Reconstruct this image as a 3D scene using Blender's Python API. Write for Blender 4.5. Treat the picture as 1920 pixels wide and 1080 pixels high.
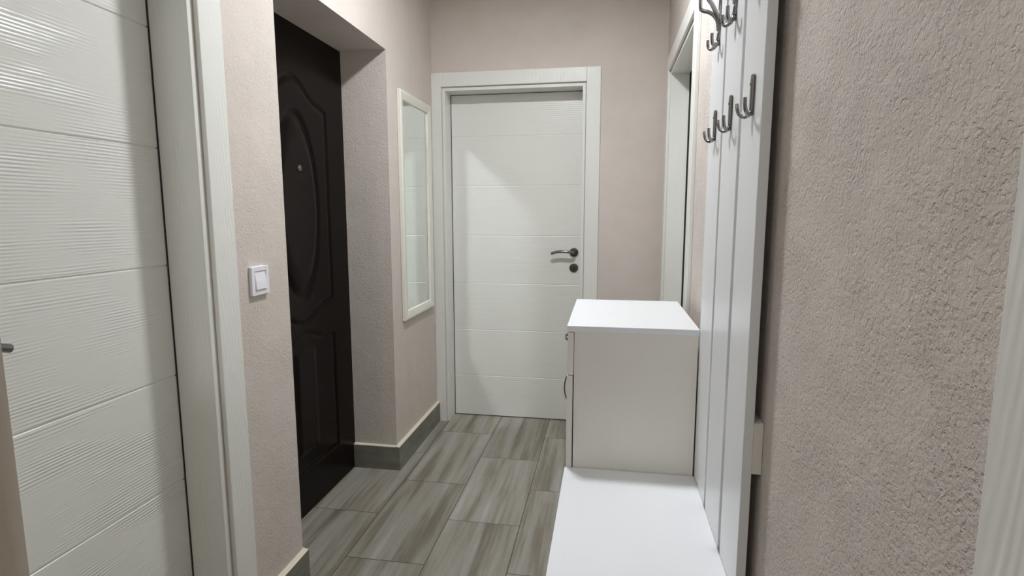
import bpy, bmesh, math, random
from mathutils import Vector, Matrix
random.seed(7)
scene = bpy.context.scene
for o in list(bpy.data.objects):
    bpy.data.objects.remove(o)
COL = scene.collection

# ------------------------------------------------------------------ camera
F_PX, YAW, PITCH, ROLL, CAM_H = 1051.91, 0.1679, -0.1318, -0.0011, 1.292
fwd = Vector((-math.sin(YAW) * math.cos(PITCH), math.cos(YAW) * math.cos(PITCH), math.sin(PITCH)))
rgt = Vector((math.cos(YAW), math.sin(YAW), 0))
up = rgt.cross(fwd)
r2 = rgt * math.cos(ROLL) + up * math.sin(ROLL)
u2 = -rgt * math.sin(ROLL) + up * math.cos(ROLL)
cam_data = bpy.data.cameras.new('camera')
cam_data.sensor_width = 36.0
cam_data.lens = F_PX / 1920 * 36.0
cam_data.clip_start = 0.02
cam = bpy.data.objects.new('camera', cam_data)
COL.objects.link(cam)
cam.matrix_world = Matrix(((r2.x, u2.x, -fwd.x, 0), (r2.y, u2.y, -fwd.y, 0), (r2.z, u2.z, -fwd.z, CAM_H), (0, 0, 0, 1)))
scene.camera = cam

# ------------------------------------------------------------------ world, exposure
world = bpy.data.worlds.new('world')
world.use_nodes = True
world.node_tree.nodes['Background'].inputs[0].default_value = (0.02, 0.02, 0.02, 1)
scene.world = world
vs = scene.view_settings
vs.view_transform = 'Standard'
vs.look = 'None'
vs.gamma = 1.0
vs.use_curve_mapping = False
vs.exposure = 0.41
LAMP_STRENGTH = 250.0          # the round ceiling lamp of the corridor (see its builder)
REAR_FILL_STRENGTH = 96.0           # unseen lamp added behind the camera to lift the surfaces facing it
cy = scene.cycles
cy.use_guiding = True
cy.guiding_training_samples = 64
cy.caustics_reflective = True
cy.blur_glossy = 0.0
cy.max_bounces = 9
cy.diffuse_bounces = 6
cy.sample_clamp_indirect = 0.0
cy.use_denoising = True

# ------------------------------------------------------------------ measured places (metres)
XL, XR = -1.031, 0.306                      # side walls
YF = 3.281                                  # far wall
YB = -1.6                                   # wall behind the camera
ZC = 2.60
XD = -1.258                                 # face of the entrance door, deep in its niche
N1, N2, ZN = 1.680, 2.586, 2.047            # niche ends and soffit
ZH = 2.0                                    # clear door height
XP = 0.269                                  # front of the coat rack boards
SK, SKH = 0.019, 0.122                      # tile baseboards

# ------------------------------------------------------------------ materials
def new_mat(name):
    m = bpy.data.materials.new(name)
    m.use_nodes = True
    nt = m.node_tree
    return m, nt, nt.nodes['Principled BSDF']

def N(nt, kind, **kw):
    n = nt.nodes.new(kind)
    for k, v in kw.items():
        setattr(n, k, v)
    return n

def math_node(nt, op, a, b=None, c=None):
    n = N(nt, 'ShaderNodeMath', operation=op)
    for i, v in enumerate((a, b, c)):
        if v is None:
            continue
        if isinstance(v, (int, float)):
            n.inputs[i].default_value = v
        else:
            nt.links.new(v, n.inputs[i])
    return n.outputs[0]

def coords(nt, scale=(1, 1, 1), loc=(0, 0, 0)):
    tc = N(nt, 'ShaderNodeTexCoord')
    mp = N(nt, 'ShaderNodeMapping')
    mp.inputs['Scale'].default_value = scale
    mp.inputs['Location'].default_value = loc
    nt.links.new(tc.outputs['Object'], mp.inputs['Vector'])
    return mp.outputs['Vector']

def noise(nt, vec, scale, detail=2, rough=0.5):
    n = N(nt, 'ShaderNodeTexNoise')
    n.inputs['Scale'].default_value = scale
    n.inputs['Detail'].default_value = detail
    n.inputs['Roughness'].default_value = rough
    nt.links.new(vec, n.inputs['Vector'])
    return n.outputs['Fac']

def ramp(nt, fac, p0, c0, p1, c1):
    r = N(nt, 'ShaderNodeValToRGB')
    r.color_ramp.elements[0].position = p0
    r.color_ramp.elements[0].color = c0
    r.color_ramp.elements[1].position = p1
    r.color_ramp.elements[1].color = c1
    nt.links.new(fac, r.inputs['Fac'])
    return r.outputs['Color']

def bump(nt, bsdf, height, strength, dist):
    b = N(nt, 'ShaderNodeBump')
    b.inputs['Strength'].default_value = strength
    b.inputs['Distance'].default_value = dist
    nt.links.new(height, b.inputs['Height'])
    nt.links.new(b.outputs['Normal'], bsdf.inputs['Normal'])

def plain(name, col, rough=0.5, metal=0.0, spec=0.5):
    m, nt, b = new_mat(name)
    b.inputs['Base Color'].default_value = (*col, 1)
    b.inputs['Roughness'].default_value = rough
    b.inputs['Metallic'].default_value = metal
    b.inputs['Specular IOR Level'].default_value = spec
    return m

def plaster(name, col, strength=0.75):
    m, nt, b = new_mat(name)
    v = coords(nt)
    fine = noise(nt, v, 210, 4, 0.62)
    mid = noise(nt, v, 90, 3, 0.55)
    patch = noise(nt, v, 9, 2, 0.5)
    pm = ramp(nt, patch, 0.35, (0.4, 0.4, 0.4, 1), 0.65, (1, 1, 1, 1))
    pits = ramp(nt, noise(nt, coords(nt, loc=(7, 3, 5)), 125, 2, 0.6), 0.36, (0, 0, 0, 1), 0.46, (1, 1, 1, 1))
    h = math_node(nt, 'ADD', fine, math_node(nt, 'MULTIPLY', mid, 0.8))
    h = math_node(nt, 'MULTIPLY', math_node(nt, 'ADD', h, math_node(nt, 'MULTIPLY', pits, 0.5)), pm)
    bump(nt, b, h, strength, 0.0042)
    tone = noise(nt, coords(nt, loc=(3, 1, 2)), 5, 3, 0.6)
    c = ramp(nt, tone, 0.3, (col[0] * 0.96, col[1] * 0.965, col[2] * 0.95, 1), 0.7, (col[0] * 1.03, col[1] * 1.02, col[2] * 1.04, 1))
    nt.links.new(c, b.inputs['Base Color'])
    b.inputs['Roughness'].default_value = 0.75
    b.inputs['Specular IOR Level'].default_value = 0.25
    return m

def grain(name, col, axis, strength=0.35, rough=0.34, period=0.012):
    """white foil with an embossed wood grain that runs along one axis"""
    m, nt, b = new_mat(name)
    st = {'X': (0.12, 1, 1), 'Y': (1, 0.12, 1), 'Z': (1, 1, 0.12)}[axis]
    v = coords(nt, st)
    w = N(nt, 'ShaderNodeTexWave', wave_type='BANDS', wave_profile='SIN')
    w.bands_direction = {'X': 'Z', 'Y': 'Z', 'Z': 'DIAGONAL'}[axis]
    w.inputs['Scale'].default_value = 2 * math.pi / (20 * period)
    w.inputs['Distortion'].default_value = 5.0
    w.inputs['Detail'].default_value = 3.0
    w.inputs['Detail Scale'].default_value = 0.35
    w.inputs['Detail Roughness'].default_value = 0.6
    nt.links.new(v, w.inputs['Vector'])
    sm = {'X': (0.5, 1, 1.6), 'Y': (1, 0.5, 1.6), 'Z': (1.6, 1.6, 0.4)}[axis]
    mk = ramp(nt, noise(nt, coords(nt, sm, (0.3, 0.7, 0.2)), 5.5, 3, 0.6), 0.46, (0, 0, 0, 1), 0.62, (1, 1, 1, 1))
    fibre = noise(nt, coords(nt, tuple(s * 0.6 if s < 1 else 1 for s in st)), 220, 2, 0.5)
    h = math_node(nt, 'ADD', math_node(nt, 'MULTIPLY', w.outputs['Fac'], mk), math_node(nt, 'MULTIPLY', fibre, 0.25))
    bump(nt, b, h, strength, 0.0015)
    b.inputs['Base Color'].default_value = (*col, 1)
    b.inputs['Roughness'].default_value = rough
    b.inputs['Specular IOR Level'].default_value = 0.45
    return m

def tile_floor():
    m, nt, b = new_mat('grey wood look floor tiles')
    tc = N(nt, 'ShaderNodeTexCoord')
    sp = N(nt, 'ShaderNodeSeparateXYZ')
    nt.links.new(tc.outputs['Object'], sp.inputs[0])
    X, Y = sp.outputs[0], sp.outputs[1]
    u = math_node(nt, 'DIVIDE', math_node(nt, 'ADD', X, 0.955 + 0.31 * 10), 0.31)
    ci = math_node(nt, 'FLOOR', u)
    fu = math_node(nt, 'FRACT', u)
    par = math_node(nt, 'MULTIPLY', math_node(nt, 'MODULO', ci, 2.0), 0.5)
    # column 10 (-0.955..-0.645) has joints at 1.848 and 2.474
    v = math_node(nt, 'ADD', math_node(nt, 'DIVIDE', math_node(nt, 'SUBTRACT', Y, 1.848 - 0.63 * 10), 0.63), par)
    ri = math_node(nt, 'FLOOR', v)
    fv = math_node(nt, 'FRACT', v)
    du = math_node(nt, 'MULTIPLY', math_node(nt, 'MINIMUM', fu, math_node(nt, 'SUBTRACT', 1.0, fu)), 0.31)
    dv = math_node(nt, 'MULTIPLY', math_node(nt, 'MINIMUM', fv, math_node(nt, 'SUBTRACT', 1.0, fv)), 0.63)
    dmin = math_node(nt, 'MINIMUM', du, dv)
    joint = N(nt, 'ShaderNodeMapRange', interpolation_type='SMOOTHSTEP')
    joint.inputs['From Min'].default_value = 0.0008
    joint.inputs['From Max'].default_value = 0.0026
    nt.links.new(dmin, joint.inputs['Value'])
    tile = joint.outputs['Result']
    cid = N(nt, 'ShaderNodeCombineXYZ')
    nt.links.new(ci, cid.inputs[0]); nt.links.new(ri, cid.inputs[1])
    wn = N(nt, 'ShaderNodeTexWhiteNoise', noise_dimensions='2D')
    nt.links.new(cid.outputs[0], wn.inputs['Vector'])
    off = N(nt, 'ShaderNodeVectorMath', operation='SCALE')
    nt.links.new(wn.outputs['Color'], off.inputs[0]); off.inputs['Scale'].default_value = 20
    add = N(nt, 'ShaderNodeVectorMath', operation='ADD')
    nt.links.new(tc.outputs['Object'], add.inputs[0]); nt.links.new(off.outputs[0], add.inputs[1])
    def st(sx, sy, scale, detail, rough):
        mp = N(nt, 'ShaderNodeMapping'); mp.inputs['Scale'].default_value = (sx, sy, 1)
        nt.links.new(add.outputs[0], mp.inputs['Vector'])
        return noise(nt, mp.outputs[0], scale, detail, rough)
    broad = st(1, 0.055, 17, 3, 0.55)
    thin = st(1, 0.035, 75, 3, 0.6)
    cloud = st(1, 0.3, 10, 4, 0.65)
    speck = st(1, 0.6, 180, 2, 0.5)
    f = math_node(nt, 'ADD', math_node(nt, 'MULTIPLY', broad, 0.62), math_node(nt, 'MULTIPLY', thin, 0.2))
    f = math_node(nt, 'ADD', f, math_node(nt, 'MULTIPLY', cloud, 0.18))
    cr = N(nt, 'ShaderNodeValToRGB')
    e = cr.color_ramp.elements
    e[0].position, e[0].color = 0.33, (0.14, 0.122, 0.093, 1)
    e[1].position, e[1].color = 0.66, (0.41, 0.40, 0.37, 1)
    for p, c in ((0.43, (0.21, 0.185, 0.145, 1)), (0.50, (0.29, 0.27, 0.225, 1)), (0.57, (0.325, 0.315, 0.285, 1))):
        k = e.new(p); k.color = c
    nt.links.new(f, cr.inputs['Fac'])
    hs = N(nt, 'ShaderNodeHueSaturation')
    nt.links.new(cr.outputs['Color'], hs.inputs['Color'])
    nt.links.new(math_node(nt, 'ADD', math_node(nt, 'MULTIPLY', wn.outputs['Value'], 0.22), math_node(nt, 'ADD', math_node(nt, 'MULTIPLY', speck, 0.2), 0.79)), hs.inputs['Value'])
    mx = N(nt, 'ShaderNodeMix', data_type='RGBA')
    nt.links.new(tile, mx.inputs['Factor'])
    mx.inputs['A'].default_value = (0.07, 0.065, 0.055, 1)
    nt.links.new(hs.outputs['Color'], mx.inputs['B'])
    nt.links.new(mx.outputs['Result'], b.inputs['Base Color'])
    b.inputs['Roughness'].default_value = 0.42
    bump(nt, b, math_node(nt, 'ADD', tile, math_node(nt, 'MULTIPLY', thin, 0.08)), 0.6, 0.0015)
    return m

def skirting_tile():
    m, nt, b = new_mat('dark grey skirting tile')
    n = noise(nt, coords(nt, (0.3, 0.3, 1)), 26, 4, 0.6)
    c = ramp(nt, n, 0.3, (0.13, 0.128, 0.10, 1), 0.7, (0.225, 0.22, 0.185, 1))
    nt.links.new(c, b.inputs['Base Color'])
    b.inputs['Roughness'].default_value = 0.45
    return m

WALL_COL = (0.635, 0.575, 0.525)
M_wall = plaster('pinkish beige stucco', WALL_COL, 0.42)
M_coarse = plaster('coarse pinkish beige stucco', WALL_COL, 0.8)
M_ceil = plain('white ceiling paint', (0.62, 0.62, 0.60), 0.8)
M_floor = tile_floor()
M_skirt = skirting_tile()
M_caulk = plain('cream filler', (0.74, 0.69, 0.58), 0.7)
FOIL = (0.76, 0.765, 0.725)
M_leaf_y = grain('cream door foil, grain along the wall', FOIL, 'Y', 0.6, 0.3, 0.0075)
M_leaf_x = grain('cream door foil, grain across', FOIL, 'X', 0.22)
M_cup = grain('beige wood foil, upright grain', (0.78, 0.725, 0.65), 'Z', 0.3, 0.45)
M_trim_z = grain('cream door foil, upright grain', FOIL, 'Z', 0.3, 0.34, 0.006)
M_lam = plain('white laminate', (0.785, 0.80, 0.82), 0.32)
M_lam_side = plain('cream white laminate', (0.775, 0.75, 0.685), 0.36)
M_frame = plain('cream painted wood', (0.75, 0.74, 0.67), 0.4)
M_mirror = plain('mirror glass', (0.86, 0.90, 0.87), 0.0, 1.0)
M_chrome = plain('satin chrome', (0.29, 0.285, 0.28), 0.18, 1.0)
M_nickel = plain('dark satin nickel', (0.125, 0.11, 0.092), 0.34, 1.0)
M_dark = plain('dark rubber and gap shade', (0.012, 0.011, 0.010), 0.7)
M_brown = plain('dark brown door skin', (0.007, 0.0042, 0.0038), 0.3, 0.0, 0.09)
M_plastic = plain('white plastic', (0.84, 0.84, 0.88), 0.3)
M_screw = plain('black hole', (0.01, 0.01, 0.01), 0.6)

def emit(name, strength, col=(0.97, 1.0, 1.03)):
    m, nt, b = new_mat(name)
    b.inputs['Base Color'].default_value = (0.8, 0.8, 0.8, 1)
    b.inputs['Emission Color'].default_value = (*col, 1)
    b.inputs['Emission Strength'].default_value = strength
    return m

# ------------------------------------------------------------------ mesh helpers
def add_box(bm, x0, x1, y0, y1, z0, z1):
    vs_ = [bm.verts.new(p) for p in ((x0, y0, z0), (x1, y0, z0), (x1, y1, z0), (x0, y1, z0),
                                     (x0, y0, z1), (x1, y0, z1), (x1, y1, z1), (x0, y1, z1))]
    for f in ((3, 2, 1, 0), (4, 5, 6, 7), (0, 1, 5, 4), (1, 2, 6, 5), (2, 3, 7, 6), (3, 0, 4, 7)):
        bm.faces.new([vs_[i] for i in f])
    return vs_

def add_prism(bm, pts, axis, a0, a1):
    """extrude a closed outline along an axis; the outline gives the other two coordinates in xyz order"""
    def P(p, a):
        return {'X': (a, p[0], p[1]), 'Y': (p[0], a, p[1]), 'Z': (p[0], p[1], a)}[axis]
    A = [bm.verts.new(P(p, a0)) for p in pts]
    B = [bm.verts.new(P(p, a1)) for p in pts]
    n = len(pts)
    for i in range(n):
        bm.faces.new((A[i], A[(i + 1) % n], B[(i + 1) % n], B[i]))
    bm.faces.new(A[::-1]); bm.faces.new(B)

def add_tube(bm, pts, rads, seg=12, flat=None):
    """sweep an ellipse along points; rads are (across, thickness) or one radius; flat = reference side vector"""
    pts = [Vector(p) for p in pts]
    rings = []
    for i, p in enumerate(pts):
        t = (pts[min(i + 1, len(pts) - 1)] - pts[max(i - 1, 0)]).normalized()
        ref = Vector(flat) if flat else (Vector((0, 0, 1)) if abs(t.z) < 0.9 else Vector((0, 1, 0)))
        s = (ref - t * ref.dot(t)).normalized()
        w = t.cross(s)
        r = rads[i] if isinstance(rads, list) else rads
        ra, rb = r if isinstance(r, tuple) else (r, r)
        rings.append([bm.verts.new(p + s * ra * math.cos(2 * math.pi * k / seg) + w * rb * math.sin(2 * math.pi * k / seg)) for k in range(seg)])
    for a, b_ in zip(rings, rings[1:]):
        for k in range(seg):
            bm.faces.new((a[k], a[(k + 1) % seg], b_[(k + 1) % seg], b_[k]))
    bm.faces.new(rings[0][::-1]); bm.faces.new(rings[-1])

def add_lathe(bm, prof, center, axis, seg=32):
    """prof: (distance along axis, radius)"""
    c = Vector(center)
    ax = {'X': (Vector((1, 0, 0)), Vector((0, 1, 0)), Vector((0, 0, 1))),
          'Y': (Vector((0, 1, 0)), Vector((0, 0, 1)), Vector((1, 0, 0))),
          'Z': (Vector((0, 0, 1)), Vector((1, 0, 0)), Vector((0, 1, 0)))}[axis]
    rings = []
    for a, r in prof:
        r = max(r, 1e-5)
        rings.append([bm.verts.new(c + ax[0] * a + ax[1] * r * math.cos(2 * math.pi * k / seg) + ax[2] * r * math.sin(2 * math.pi * k / seg)) for k in range(seg)])
    for p, q in zip(rings, rings[1:]):
        for k in range(seg):
            bm.faces.new((p[k], p[(k + 1) % seg], q[(k + 1) % seg], q[k]))
    bm.faces.new(rings[0][::-1]); bm.faces.new(rings[-1])

def smooth_curve(pts, n=8):
    pts = [Vector(p) for p in pts]
    out = []
    for i in range(len(pts) - 1):
        p0, p1, p2, p3 = pts[max(i - 1, 0)], pts[i], pts[i + 1], pts[min(i + 2, len(pts) - 1)]
        for k in range(n):
            t = k / n
            out.append(0.5 * ((2 * p1) + (p2 - p0) * t + (2 * p0 - 5 * p1 + 4 * p2 - p3) * t * t + (3 * p1 - p0 - 3 * p2 + p3) * t ** 3))
    out.append(pts[-1])
    return out

def world_loc(o):
    v = Vector(o.location)
    while o.parent:
        o = o.parent
        v += Vector(o.location)
    return v

def obj(name, bm, mat, parent=None, bevel=0.0, smooth=False, loc=None):
    """one mesh object; geometry is given in room coordinates and moved to its parent's (or its own) origin"""
    bmesh.ops.recalc_face_normals(bm, faces=bm.faces[:])
    org = Vector(loc) if loc is not None else Vector((0, 0, 0))
    base = world_loc(parent) if parent else Vector((0, 0, 0))
    if loc is None and parent:
        org = base
    for v in bm.verts:
        v.co -= org
    me = bpy.data.meshes.new(name)
    bm.to_mesh(me); bm.free()
    o = bpy.data.objects.new(name, me)
    me.materials.append(mat)
    if smooth:
        for p in me.polygons:
            p.use_smooth = True
    COL.objects.link(o)
    if parent:
        o.parent = parent
    o.location = org - base
    if bevel:
        md = o.modifiers.new('bevel', 'BEVEL')
        md.width = bevel; md.segments = 2; md.limit_method = 'ANGLE'; md.angle_limit = math.radians(40)
        md.harden_normals = False
    if smooth:
        md = o.modifiers.new('edges', 'EDGE_SPLIT'); md.split_angle = math.radians(42)
    return o

def box(name, mat, parent, *dims, bevel=0.0):
    bm = bmesh.new(); add_box(bm, *dims)
    return obj(name, bm, mat, parent, bevel)

def tag(o, label, cat, kind=None, group=None):
    o['label'] = label; o['category'] = cat
    if kind: o['kind'] = kind
    if group: o['group'] = group
    return o

def root(name, loc, label, cat, kind=None, group=None):
    o = bpy.data.objects.new(name, None)
    o.empty_display_size = 0.1
    COL.objects.link(o); o.location = loc
    return tag(o, label, cat, kind, group)

def part_label(o, text):
    o['label'] = text
    return o

# ------------------------------------------------------------------ the shell
def jitter_edges(bm, test, bow=None, amp=0.0012, cuts=90):
    """knock a plaster corner about: subdivide the edges that pass the test and move the new points a little"""
    es = [e for e in bm.edges if test(e.verts[0].co) and test(e.verts[1].co)]
    r = bmesh.ops.subdivide_edges(bm, edges=es, cuts=cuts)
    for v in bm.verts:
        if test(v.co):
            if bow: v.co.y += bow(v.co)
            v.co.x += random.uniform(-amp, 0.3 * amp)
            v.co.y += random.uniform(-amp, amp)

def lerp_table(tab, z):
    for (z0, a), (z1, b) in zip(tab, tab[1:]):
        if z0 <= z <= z1:
            return a + (b - a) * (z - z0) / (z1 - z0)
    return tab[0][1] if z < tab[0][0] else tab[-1][1]

bm = bmesh.new()
XW = -1.36
add_box(bm, XW, XL, YB, 0.664, 0, ZC)
add_box(bm, XW, XL, 0.664, 1.318, 2.016, ZC)
add_box(bm, XW, XL, 1.318, N1, 0, ZC)
add_box(bm, XW, XL, N1, N2, ZN, ZC)
add_box(bm, XW, XL, N2, YF + 0.15, 0, ZC)
bow1 = lambda c: lerp_table([(0, 0.006), (0.2, 0.006), (0.44, 0.005), (0.65, 0.002), (0.85, -0.003), (1.05, -0.008), (1.46, -0.009), (1.7, -0.005), (1.9, 0.007), (2.6, 0.007)], c.z)
jitter_edges(bm, lambda c: abs(c.x - XL) < 0.004 and abs(c.y - N1) < 0.012 and c.z < 2.3, bow1)
bow2 = lambda c: lerp_table([(0, -0.003), (1.9, -0.002), (2.04, 0.006), (2.6, 0.006)], c.z)
jitter_edges(bm, lambda c: abs(c.x - XL) < 0.004 and abs(c.y - N2) < 0.012 and c.z < 2.3, bow2)
wl = obj('wall_left', bm, M_wall)
tag(wl, 'left corridor wall of pinkish beige stucco, with the deep entrance niche in it', 'wall', 'structure')

bm = bmesh.new()
DX0, DX1 = -0.952, -0.1525
add_box(bm, XL - 0.05, DX0 - 0.018, YF, YF + 0.15, 0, ZC)
add_box(bm, DX1 + 0.018, XR + 0.16, YF, YF + 0.15, 0, ZC)
add_box(bm, DX0 - 0.018, DX1 + 0.018, YF, YF + 0.15, ZH + 0.018, ZC)
tag(obj('wall_far', bm, M_wall), 'end wall of the corridor, beige stucco around the white door', 'wall', 'structure')

RD0, RD1 = 2.240, 3.084                      # far right doorway
ND0, ND1 = -0.33, 0.367                      # near right doorway, beside the camera
bm = bmesh.new()
add_box(bm, XR, XR + 0.16, YB, ND0 - 0.018, 0, ZC)
add_box(bm, XR, XR + 0.16, ND0 - 0.018, ND1 + 0.018, ZH + 0.018, ZC)
add_box(bm, XR, XR + 0.16, ND1 + 0.018, RD0 - 0.018, 0, ZC)
add_box(bm, XR, XR + 0.16, RD0 - 0.018, RD1 + 0.018, ZH + 0.018, ZC)
add_box(bm, XR, XR + 0.16, RD1 + 0.018, YF, 0, ZC)
tag(obj('wall_right', bm, M_coarse), 'right corridor wall of coarse pinkish beige stucco behind the coat rack', 'wall', 'structure')

bm = bmesh.new(); add_box(bm, XW, XR + 0.16, YB - 0.15, YB, 0, ZC)
tag(obj('wall_back', bm, M_wall), 'stucco wall closing the hall behind the viewer', 'wall', 'structure')
bm = bmesh.new(); add_box(bm, XW, XR + 0.16, YB - 0.15, YF + 0.3, -0.1, 0)
tag(obj('floor', bm, M_floor), 'floor of grey wood look tiles laid in half bond', 'floor', 'structure')
bm = bmesh.new(); add_box(bm, XW, XR + 0.16, YB - 0.15, YF + 0.3, ZC, ZC + 0.1)
tag(obj('ceiling', bm, M_ceil), 'white ceiling over the corridor', 'ceiling', 'structure')

# tall narrow cupboard at the near left, of which only one upright edge shows
cu = root('tall_cupboard', (-0.84, 0.40, 0), 'upright edge of a tall wood grain cupboard at the lower left corner, nearest the viewer', 'cupboard')
bm = bmesh.new()
add_box(bm, XL + 0.002, -0.668, 0.20, 0.468, 0.0, 1.57)
obj('body', bm, M_cup, cu, bevel=0.001)
bm = bmesh.new()
add_box(bm, XL + 0.002, -0.6115, 0.468, 0.4875, 0.0, 1.57)
for v in bm.verts:
    if v.co.x > -0.8 and v.co.y > 0.48: v.co.x = -0.640
obj('side_panel', bm, M_cup, cu)
bm = bmesh.new()
add_box(bm, XL + 0.002, -0.625, 0.195, 0.4675, 1.57, 1.588)
obj('top_board', bm, M_cup, cu, bevel=0.001)

# ------------------------------------------------------------------ tile baseboards with a cream filler line on top
def baseboard(name, label, runs):
    """runs: boxes (x0,x1,y0,y1) ; the filler sits on top of each"""
    bm = bmesh.new()
    for r in runs: add_box(bm, *r, 0, SKH)
    o = obj(name, bm, M_skirt, bevel=0.0008)
    tag(o, label, 'baseboard', 'structure')
    return o

def filler(parent, outlines):
    bm = bmesh.new()
    for axis, pts, a0, a1 in outlines: add_prism(bm, pts, axis, a0, a1)
    part_label(obj('filler_line', bm, M_caulk, parent), 'cream filler line')

T = SKH
b1 = baseboard('baseboard_left', 'grey tile baseboard under the mirror, wrapping into the entrance niche',
               [(XL, XL + SK, N2 - SK, YF - 0.012), (XD + 0.0005, XL, N2 - SK, N2 + 0.0)])
filler(b1, [('Y', [(XL - 0.002, T), (XL + SK - 0.001, T), (XL + SK - 0.004, T + 0.002), (XL - 0.002, T + 0.006)], N2 - SK + 0.001, YF - 0.012),
            ('X', [(N2 - SK + 0.001, T), (N2 + 0.002, T), (N2 + 0.002, T + 0.006), (N2 - SK + 0.004, T + 0.002)], XD + 0.0005, XL)])
b2 = baseboard('baseboard_near_left', 'grey tile baseboard below the light switch',
               [(XL, XL + SK, 1.424, N1 + SK - 0.008), (XD + 0.0005, XL, N1, N1 + SK - 0.008)])
filler(b2, [('Y', [(XL - 0.002, T), (XL + SK - 0.001, T), (XL + SK - 0.004, T + 0.002), (XL - 0.002, T + 0.006)], 1.424, N1 + SK - 0.009)])
b3 = baseboard('baseboard_right', 'grey tile baseboard along the right wall behind the bench',
               [(XR - SK * 0.6, XR, 0.50, RD0 - 0.095)])
b4 = baseboard('baseboard_far', 'short grey tile baseboard right of the end door',
               [(-0.045, XR, YF - SK * 0.6, YF)])

# ------------------------------------------------------------------ white interior doors
GROOVES = [0.266, 0.565, 0.860, 1.158, 1.459, 1.754]

def leaf_outline(face, out, z0, z1, gd=0.0032):
    """side outline (depth, z) of a leaf with V grooves in its face; out = +1/-1 is where the face looks"""
    pts = [(face, z0)]
    for g in GROOVES:
        pts += [(face, g - 0.0032), (face - out * gd, g - 0.0006), (face - out * gd, g + 0.0006), (face, g + 0.0032)]
    pts += [(face, z1), (face - out * 0.04, z1), (face - out * 0.04, z0)]
    return pts

def rose_profile(r, h):
    return [(0, r), (h * 0.6, r), (h * 0.9, r * 0.96), (h, r * 0.86), (h, 0.0)]

def lever_handle(parent, at, normal, along, label):
    """lever on a round rose; normal = out of the leaf, along = towards the lever's tip (unit axis vectors)"""
    at, n, a = Vector(at), Vector(normal), Vector(along)
    axis = 'X' if abs(n.x) > 0.5 else 'Y'
    sgn = n.x if axis == 'X' else n.y
    bm = bmesh.new()
    pts = smooth_curve([at + n * 0.004, at + n * 0.030, at + n * 0.046 + a * 0.006 + Vector((0, 0, 0.0005)), at + n * 0.052 + a * 0.03 + Vector((0, 0, 0.005)),
                        at + n * 0.052 + a * 0.07 + Vector((0, 0, 0.007)), at + n * 0.050 + a * 0.105 + Vector((0, 0, 0.003)), at + n * 0.048 + a * 0.134 + Vector((0, 0, -0.006))], 7)
    add_tube(bm, pts, 0.0088, 14)
    h = part_label(obj('handle', bm, M_chrome, parent, smooth=True), label)
    bm = bmesh.new()
    add_lathe(bm, [(sgn * d, r) for d, r in rose_profile(0.0265, 0.009)], at, axis, 36)
    obj('rose', bm, M_nickel, h, smooth=True)
    return h

def keyhole(parent, at, normal):
    n = Vector(normal); axis = 'X' if abs(n.x) > 0.5 else 'Y'
    sgn = n.x if axis == 'X' else n.y
    bm = bmesh.new()
    add_lathe(bm, [(sgn * d, r) for d, r in rose_profile(0.0265, 0.008)], at, axis, 36)
    e = obj('keyhole_plate', bm, M_nickel, parent, smooth=True)
    c = Vector(at) + n * 0.008
    bm = bmesh.new()
    add_lathe(bm, [(sgn * -0.002, 0.0042), (sgn * 0.0006, 0.0042)], c + Vector((0, 0, 0.006)), axis, 16)
    w = 0.0018
    if axis == 'Y': add_box(bm, c.x - w, c.x + w, c.y - 0.0006, c.y + 0.002, c.z - 0.008, c.z + 0.004)
    else: add_box(bm, c.x - 0.002, c.x + 0.0006, c.y - w, c.y + w, c.z - 0.008, c.z + 0.004)
    obj('keyhole', bm, M_screw, e)

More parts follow.
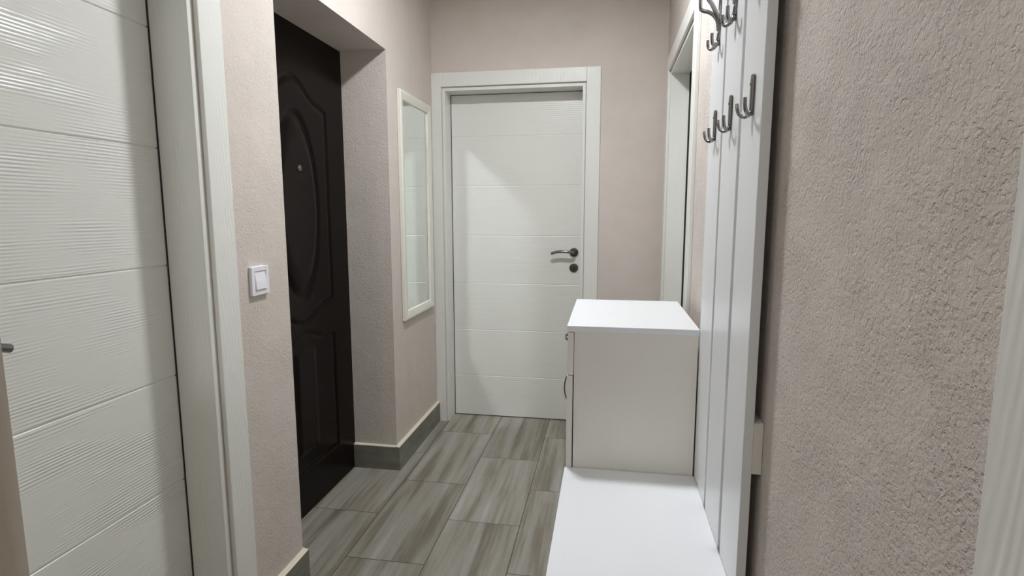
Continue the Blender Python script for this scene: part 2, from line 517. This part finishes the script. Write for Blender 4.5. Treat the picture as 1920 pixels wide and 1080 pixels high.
def door_set(rt, axis, wall, out, a0, a1, depth, boards, grain_leaf, groove=0.0032, z1=ZH, gasket=0.003):
    """frame, casing, leaf and seal of one doorway. axis = direction the wall runs in; wall = coordinate of the wall face;
    out = +1/-1 is the side of the corridor; a0,a1 = clear opening; depth = leaf face behind the wall face;
    boards = casing widths (at a0 side, at a1 side, head)"""
    def B(bm, p0, p1, q0, q1, z0, z1_):           # p along the wall, q across it
        q0, q1 = sorted((q0, q1))
        if axis == 'Y': add_box(bm, q0, q1, p0, p1, z0, z1_)
        else: add_box(bm, p0, p1, q0, q1, z0, z1_)
    jt, rev = 0.017, 0.022
    back = wall - out * (depth + 0.05)
    bm = bmesh.new()
    B(bm, a0 - jt, a0, wall + out * 0.001, back, 0, z1 + jt)
    B(bm, a1, a1 + jt, wall + out * 0.001, back, 0, z1 + jt)
    B(bm, a0, a1, wall + out * 0.001, back, z1, z1 + jt)
    obj('door_frame', bm, M_trim_z, rt, bevel=0.0012)
    front = wall + out * 0.014
    for nm, dims in (('casing_board', (a0 - rev - boards[0], a0 - rev, wall, front, 0, z1 + rev + boards[2])),
                     ('casing_board', (a1 + rev, a1 + rev + boards[1], wall, front, 0, z1 + rev + boards[2])),
                     ('casing_board', (a0 - rev, a1 + rev, wall, front - out * 0.0005, z1 + rev, z1 + rev + boards[2]))):
        bm = bmesh.new(); B(bm, *dims)
        obj(nm, bm, M_trim_z, rt, bevel=0.002)
    face = wall - out * depth
    gap = 0.0035
    bm = bmesh.new()
    add_prism(bm, leaf_outline(face, out, 0.006, z1 - 0.003, groove), axis, a0 + gap, a1 - gap)
    lf = obj('leaf', bm, grain_leaf, rt)
    bm = bmesh.new()
    B(bm, a0, a0 + gap, face - out * 0.003, face - out * 0.03, 0, z1)
    B(bm, a1 - gap, a1, face - out * 0.003, face - out * 0.03, 0, z1)
    B(bm, a0, a1, face - out * 0.003, face - out * 0.03, z1 - 0.003, z1)
    B(bm, a0, a0 + 0.002, face + out * 0.0005, face + out * gasket, 0, z1)          # gasket along the rebate
    B(bm, a1 - 0.002, a1, face + out * 0.0005, face + out * gasket, 0, z1)
    B(bm, a0, a1, face + out * 0.0005, face + out * gasket, z1 - 0.002, z1)
    part_label(obj('rubber_seal', bm, M_dark, rt), 'black rubber seal')
    return lf

# end door
d1 = root('door_1', (-0.55, YF, 0), 'closed white interior door with lever handle at the end of the corridor', 'door', 'structure')
door_set(d1, 'X', YF, -1, DX0, DX1, 0.122, (0.057, 0.078, 0.078), M_leaf_x, 0.0014)
lever_handle(d1, (-0.197, YF + 0.122, 1.060), (0, -1, 0), (-1, 0, 0), 'chrome lever handle')
keyhole(d1, (-0.197, YF + 0.122, 0.966), (0, -1, 0))
box('threshold_shade', M_dark, d1, DX0 + 0.001, DX1 - 0.001, YF + 0.126, YF + 0.16, 0.0, 0.0055)  # dark strip standing in for the shade in the gap under the leaf

# left door
d2 = root('door_2', (XL, 0.99, 0), 'closed white embossed door with horizontal grooves in the left wall, nearest on the left', 'door', 'structure')
door_set(d2, 'Y', XL, 1, 0.681, 1.302, 0.110, (0.06, 0.088, 0.085), M_leaf_y)
lever_handle(d2, (XL - 0.110, 0.716, 1.050), (1, 0, 0), (0, 1, 0), 'satin chrome lever handle, only its tip in view')

# right far door
d3 = root('door_3', (XR, 2.71, 0), 'white framed doorway in the right wall beyond the white cabinet', 'door', 'structure')
door_set(d3, 'Y', XR, -1, RD0, RD1, 0.102, (0.088, 0.075, 0.075), M_leaf_y, gasket=0.011)

# right near door
d5 = root('door_5', (XR, 0.03, 0), 'ribbed white door trim at the right edge, nearest the viewer', 'door', 'structure')
door_set(d5, 'Y', XR, -1, ND0, ND1, 0.098, (0.08, 0.080, 0.08), M_leaf_y)

# ------------------------------------------------------------------ entrance door: pressed skin with an oval and a lower panel
d4 = root('door_4', (XD, 2.13, 0), 'dark brown embossed entrance door with a peephole, set deep in the left niche', 'door', 'structure')
DY0, DY1, DYC = N1 - 0.012, N2 + 0.012, 2.150

def sstep(a, b, x):
    t = min(1, max(0, (x - a) / (b - a)))
    return t * t * (3 - 2 * t)

def crest(dy):
    """height of the curved head of the upper panel above its shoulder, at distance dy from the middle"""
    a = abs(dy)
    if a >= 0.262: return 0.0
    if a > 0.20: return 0.02 * (0.262 - a) / 0.062
    return 0.02 + 0.085 * (0.5 + 0.5 * math.cos(math.pi * a / 0.20))

def skin(y, z):
    dy = y - DYC
    h = 0.0
    # upper panel outline, mirrored top and bottom about z = 1.32
    top = 1.735 + crest(dy); bot = 0.905 - crest(dy) * 0.75
    d = min(0.264 - abs(dy), top - z, z - bot)
    h -= 0.007 * (sstep(-0.010, 0.002, d) - sstep(0.002, 0.020, d))
    h += 0.003 * sstep(0.004, 0.03, d)
    # oval
    e = math.hypot(dy / 0.163, (z - 1.32) / 0.375)
    de = (1 - e) * 0.163
    h -= 0.009 * (sstep(-0.012, 0.0, de) - sstep(0.0, 0.022, de))
    h += 0.008 * sstep(0.0, 0.05, de)
    # lower panel
    t2 = 0.735 + 0.5 * crest(dy)
    d2_ = min(0.262 - abs(dy), t2 - z, z - 0.19)
    h -= 0.007 * (sstep(-0.010, 0.002, d2_) - sstep(0.002, 0.020, d2_))
    d3_ = min(0.070 - abs(dy), t2 - 0.07 - z, z - 0.28)
    h += 0.007 * sstep(-0.02, 0.01, d3_)
    return h

bm = bmesh.new()
ny, nz = 150, 330
grid = []
for j in range(nz + 1):
    z = 0.004 + (ZN + 0.012 - 0.004) * j / nz
    row = []
    for i in range(ny + 1):
        y = DY0 + (DY1 - DY0) * i / ny
        row.append(bm.verts.new((XD + skin(y, z), y, z)))
    grid.append(row)
for j in range(nz):
    for i in range(ny):
        bm.faces.new((grid[j][i], grid[j][i + 1], grid[j + 1][i + 1], grid[j + 1][i]))
back = add_box(bm, XD - 0.06, XD - 0.02, DY0, DY1, 0.004, ZN + 0.012)
obj('leaf', bm, M_brown, d4, smooth=True)
bm = bmesh.new()
px = XD + skin(2.157, 1.478)
add_lathe(bm, [(-0.004, 0.0135), (0.003, 0.0135), (0.0055, 0.0115), (0.006, 0.0075), (0.0045, 0.007), (0.0065, 0.005), (0.0075, 0.0025), (0.0078, 0.0)], (px, 2.157, 1.478), 'X', 24)
obj('peephole', bm, M_chrome, d4, smooth=True)

# ------------------------------------------------------------------ ceiling lamp and an added rear fill lamp
def lamp(loc, label, strength, mat_name):
    r = root('ceiling_lamp', loc, label, 'ceiling lamp')
    x, y, z = loc
    bm = bmesh.new()
    add_lathe(bm, [(0.0, 0.103), (-0.014, 0.103), (-0.021, 0.098), (-0.022, 0.088), (-0.016, 0.0865), (-0.010, 0.086), (-0.010, 0.0)], (x, y, z), 'Z', 48)
    obj('housing', bm, M_plastic, r, smooth=True)
    bm = bmesh.new()
    add_lathe(bm, [(-0.011, 0.085), (-0.0205, 0.085), (-0.0215, 0.075), (-0.0215, 0.0)], (x, y, z), 'Z', 48)
    obj('diffuser', bm, emit(mat_name, strength), r)

lamp((-0.27, 1.94, ZC), 'round white ceiling lamp over the middle of the corridor', LAMP_STRENGTH, 'lit diffuser')
lamp((-0.85, -0.60, ZC), 'unseen fill lamp added behind the viewer', REAR_FILL_STRENGTH, 'rear fill diffuser')  # added fill light, built like the corridor lamp

# ------------------------------------------------------------------ wall mirror
mr = root('wall_mirror', (XL, 2.95, 0.744), 'narrow upright mirror in a cream frame hanging on the left wall beside the end door', 'mirror')
MY0, MY1, MZ0, MZ1, MW = 2.708, 3.192, 0.744, 1.900, 0.047
FX = XL + 0.021
prof = [(0.0, 0.0), (0.0, 0.017), (0.004, 0.0205), (0.012, 0.021), (0.028, 0.0185), (MW - 0.003, 0.0145), (MW, 0.012), (MW, 0.0)]   # (inwards, out of the wall)
bm = bmesh.new()
rings = []
for cy_, cz_, sy, sz in ((MY0, MZ0, 1, 1), (MY1, MZ0, -1, 1), (MY1, MZ1, -1, -1), (MY0, MZ1, 1, -1)):
    rings.append([bm.verts.new((XL + 0.001 + o_, cy_ + sy * i_, cz_ + sz * i_)) for i_, o_ in prof])
for a in range(4):
    p, q = rings[a], rings[(a + 1) % 4]
    for k in range(len(prof)):
        k2 = (k + 1) % len(prof)
        bm.faces.new((p[k], p[k2], q[k2], q[k]))
obj('frame', bm, M_frame, mr, bevel=0.001)
box('mirror_glass', M_mirror, mr, XL + 0.003, XL + 0.008, MY0 + 0.03, MY1 - 0.03, MZ0 + 0.03, MZ1 - 0.03)

# ------------------------------------------------------------------ light switch
ls = root('light_switch', (XL, 1.521, 1.093), 'white square rocker light switch on the wall left of the entrance niche', 'light switch')
SY0, SY1, SZ0, SZ1 = 1.478, 1.562, 1.052, 1.137
bm = bmesh.new()
w_ = 0.0145
for dims in ((SY0, SY0 + w_, SZ0, SZ1), (SY1 - w_, SY1, SZ0, SZ1), (SY0 + w_, SY1 - w_, SZ0, SZ0 + w_), (SY0 + w_, SY1 - w_, SZ1 - w_, SZ1)):
    add_box(bm, XL, XL + 0.0105, *dims)
bmesh.ops.remove_doubles(bm, verts=bm.verts[:], dist=0.0002)
obj('frame', bm, M_plastic, ls, bevel=0.0016)
box('inner_plate', M_plastic, ls, XL, XL + 0.0065, SY0 + w_ - 0.001, SY1 - w_ + 0.001, SZ0 + w_ - 0.001, SZ1 - w_ + 0.001)
bm = bmesh.new()
a0, a1 = SY0 + w_ + 0.002, SY1 - w_ - 0.002
c0, c1 = SZ0 + w_ + 0.002, SZ1 - w_ - 0.002
add_prism(bm, [(XL + 0.005, c0), (XL + 0.0145, c0), (XL + 0.0125, (c0 + c1) / 2), (XL + 0.0085, c1), (XL + 0.005, c1)], 'Y', a0, a1)
obj('rocker', bm, M_plastic, ls, bevel=0.001)

# ------------------------------------------------------------------ coat rack: three upright boards on rails, with hooks
cr_ = root('coat_rack', (XP + 0.018, 1.38, 0.1), 'tall white slatted coat rack of three upright boards with chrome hooks on the right wall', 'coat rack')
BX0, BX1 = XP, XP + 0.0185
BY = [(1.103, 1.2615), (1.2865, 1.459), (1.480, 1.655)]
for y0, y1 in BY:
    box('board', M_lam, cr_, BX0, BX1, y0, y1, 0.12, 2.06, bevel=0.0012)
for z0, z1 in ((0.786, 0.889), (1.86, 1.96), (0.2, 0.3)):
    box('rail', M_lam_side, cr_, BX1, XR - 0.0005, 1.1035, 1.6545, z0, z1, bevel=0.0008)

def lower_hook_bm(x, y, z):
    """small hook: flat back strip and two prongs that spread sideways and sweep up from its foot; x = board face, z = foot"""
    bm = bmesh.new()
    add_tube(bm, [(x - 0.001, y, z + 0.000), (x - 0.003, y, z + 0.004), (x - 0.003, y, z + 0.03), (x - 0.003, y, z + 0.066), (x - 0.0026, y, z + 0.074), (x - 0.0022, y, z + 0.0765)],
             [(0.0060, 0.002), (0.0082, 0.0036), (0.0098, 0.004), (0.0108, 0.004), (0.0100, 0.0036), (0.0060, 0.0025)], 16, flat=(0, 1, 0))
    for q in (-1, 1):
        pts = smooth_curve([(x - 0.002, y + q * 0.001, z + 0.010), (x - 0.005, y + q * 0.005, z + 0.003), (x - 0.011, y + q * 0.014, z + 0.000),
                            (x - 0.018, y + q * 0.024, z + 0.005), (x - 0.0215, y + q * 0.031, z + 0.015), (x - 0.0225, y + q * 0.034, z + 0.028)], 6)
        n = len(pts)
        add_tube(bm, pts, [0.0045 - 0.0012 * i / n for i in range(n)], 10)
    add_lathe(bm, [(0.0, 0.003), (-0.0014, 0.0026), (-0.0016, 0)], (x - 0.0065, y, z + 0.058), 'X', 12)
    return bm

def upper_hook_bm(x, y, z):
    """coat and hat hook: narrow back strip, two short prongs at the foot and two long arms that spread from it higher up"""
    bm = bmesh.new()
    add_tube(bm, [(x - 0.001, y, z + 0.004), (x - 0.002, y, z + 0.03), (x - 0.002, y, z + 0.09), (x - 0.002, y, z + 0.150), (x - 0.0018, y, z + 0.154)],
             [(0.0050, 0.003), (0.0056, 0.0036), (0.0070, 0.004), (0.0085, 0.003), (0.005, 0.002)], 14, flat=(0, 1, 0))
    for q in (-1, 1):
        pts = smooth_curve([(x - 0.002, y, z + 0.034), (x - 0.005, y + q * 0.003, z + 0.014), (x - 0.010, y + q * 0.010, z + 0.003),
                            (x - 0.018, y + q * 0.020, z + 0.001), (x - 0.023, y + q * 0.028, z + 0.010), (x - 0.024, y + q * 0.030, z + 0.026)], 6)
        n = len(pts)
        add_tube(bm, pts, [0.0050 - 0.0012 * i / n for i in range(n)], 10)
        pts = smooth_curve([(x - 0.003, y, z + 0.040), (x - 0.006, y + q * 0.002, z + 0.062), (x - 0.014, y + q * 0.011, z + 0.080), (x - 0.026, y + q * 0.026, z + 0.094),
                            (x - 0.038, y + q * 0.041, z + 0.103), (x - 0.043, y + q * 0.047, z + 0.114), (x - 0.0435, y + q * 0.048, z + 0.150)], 7)
        n = len(pts)
        add_tube(bm, pts, [0.0058 - 0.0014 * i / n for i in range(n)], 12)
        add_lathe(bm, [(-0.006, 0.001), (-0.0045, 0.0045), (0, 0.0062), (0.0045, 0.0045), (0.006, 0.001)], (x - 0.0435, y + q * 0.048, z + 0.152), 'Z', 12)
    return bm

HY = [1.168, 1.364, 1.551]
lo = obj('lower_hook', lower_hook_bm(XP, HY[0], 1.4775), M_chrome, cr_, smooth=True)
hi = obj('upper_hook', upper_hook_bm(XP, HY[0], 1.708), M_chrome, cr_, smooth=True)
for y in HY[1:]:
    for src in (lo, hi):
        c = src.copy(); COL.objects.link(c); c.parent = cr_
        c.location.y += y - HY[0]
for o in list(cr_.children):
    if o.name.startswith('lower_hook'): part_label(o, 'small chrome two-prong hook in the lower row')
    if o.name.startswith('upper_hook'): part_label(o, 'large chrome coat and hat hook in the upper row')

# ------------------------------------------------------------------ cabinet beside the bench
CY0, CY1, CZ = 1.650, 2.186, 0.960
cb = root('shoe_cabinet', (0.08, 1.92, 0), 'white shoe cabinet with drawer and door standing at the far end of the bench', 'cabinet')
box('top', M_lam, cb, -0.113, XP - 0.0005, CY0, CY1, CZ - 0.018, CZ, bevel=0.0012)
bm = bmesh.new()
add_box(bm, -0.091, XP - 0.004, CY0 + 0.002, CY0 + 0.020, 0.0, CZ - 0.018)
add_box(bm, -0.091, XP - 0.004, CY1 - 0.020, CY1 - 0.002, 0.0, CZ - 0.018)
add_box(bm, XP - 0.012, XP - 0.006, CY0 + 0.020, CY1 - 0.020, 0.06, CZ - 0.018)
add_box(bm, -0.070, XP - 0.012, CY0 + 0.020, CY1 - 0.020, 0.06, 0.078)
add_box(bm, -0.070, -0.054, CY0 + 0.020, CY1 - 0.020, 0.0, 0.06)
obj('body', bm, M_lam_side, cb)

def bow_handle(parent, p0, p1, out, name='handle'):
    p0, p1, out = Vector(p0), Vector(p1), Vector(out)
    pts = []
    for i in range(25):
        t = i / 24
        h = 1 - (2 * t - 1) ** 2
        pts.append(p0.lerp(p1, t) + out * (0.026 * min(1, h * 1.0) ** 0.8))
    side = (p1 - p0).normalized().cross(out)
    bm = bmesh.new()
    add_tube(bm, pts, [(0.0055, 0.0026)] * len(pts), 12, flat=side)
    for p in (p0, p1):
        add_tube(bm, [p - out * 0.001, p + out * 0.004], 0.006, 14, flat=side)
    return obj(name, bm, M_chrome, parent, smooth=True)

dr = box('drawer', M_lam_side, cb, -0.1105, -0.0925, CY0 + 0.002, CY1 - 0.002, 0.809, CZ - 0.0205, bevel=0.001)
bow_handle(dr, (-0.1105, 1.855, 0.868), (-0.1105, 1.981, 0.868), (-1, 0, 0))
dd = box('door', M_lam_side, cb, -0.1125, -0.0945, CY0 + 0.002, CY1 - 0.002, 0.064, 0.806, bevel=0.001)
bow_handle(dd, (-0.1125, 1.925, 0.750), (-0.1125, 1.925, 0.616), (-1, 0, 0))

# ------------------------------------------------------------------ bench
bn = root('shoe_bench', (0.08, 1.37, 0), 'low white laminate hallway bench in front of the slatted coat rack', 'bench')
BZ = 0.517
box('bench_top', M_lam, bn, -0.116, XP - 0.0005, 1.098, CY0 - 0.0005, BZ - 0.018, BZ, bevel=0.0012)
for y0, y1 in ((1.110, 1.128), (CY0 - 0.022, CY0 - 0.004)):
    box('side_panel', M_lam_side, bn, -0.098, XP - 0.004, y0, y1, 0.0, BZ - 0.018, bevel=0.001)
box('shelf', M_lam_side, bn, -0.088, XP - 0.004, 1.128, CY0 - 0.022, 0.20, 0.218, bevel=0.001)
box('back_panel', M_lam_side, bn, XP - 0.012, XP - 0.004, 1.128, CY0 - 0.022, 0.218, BZ - 0.018)
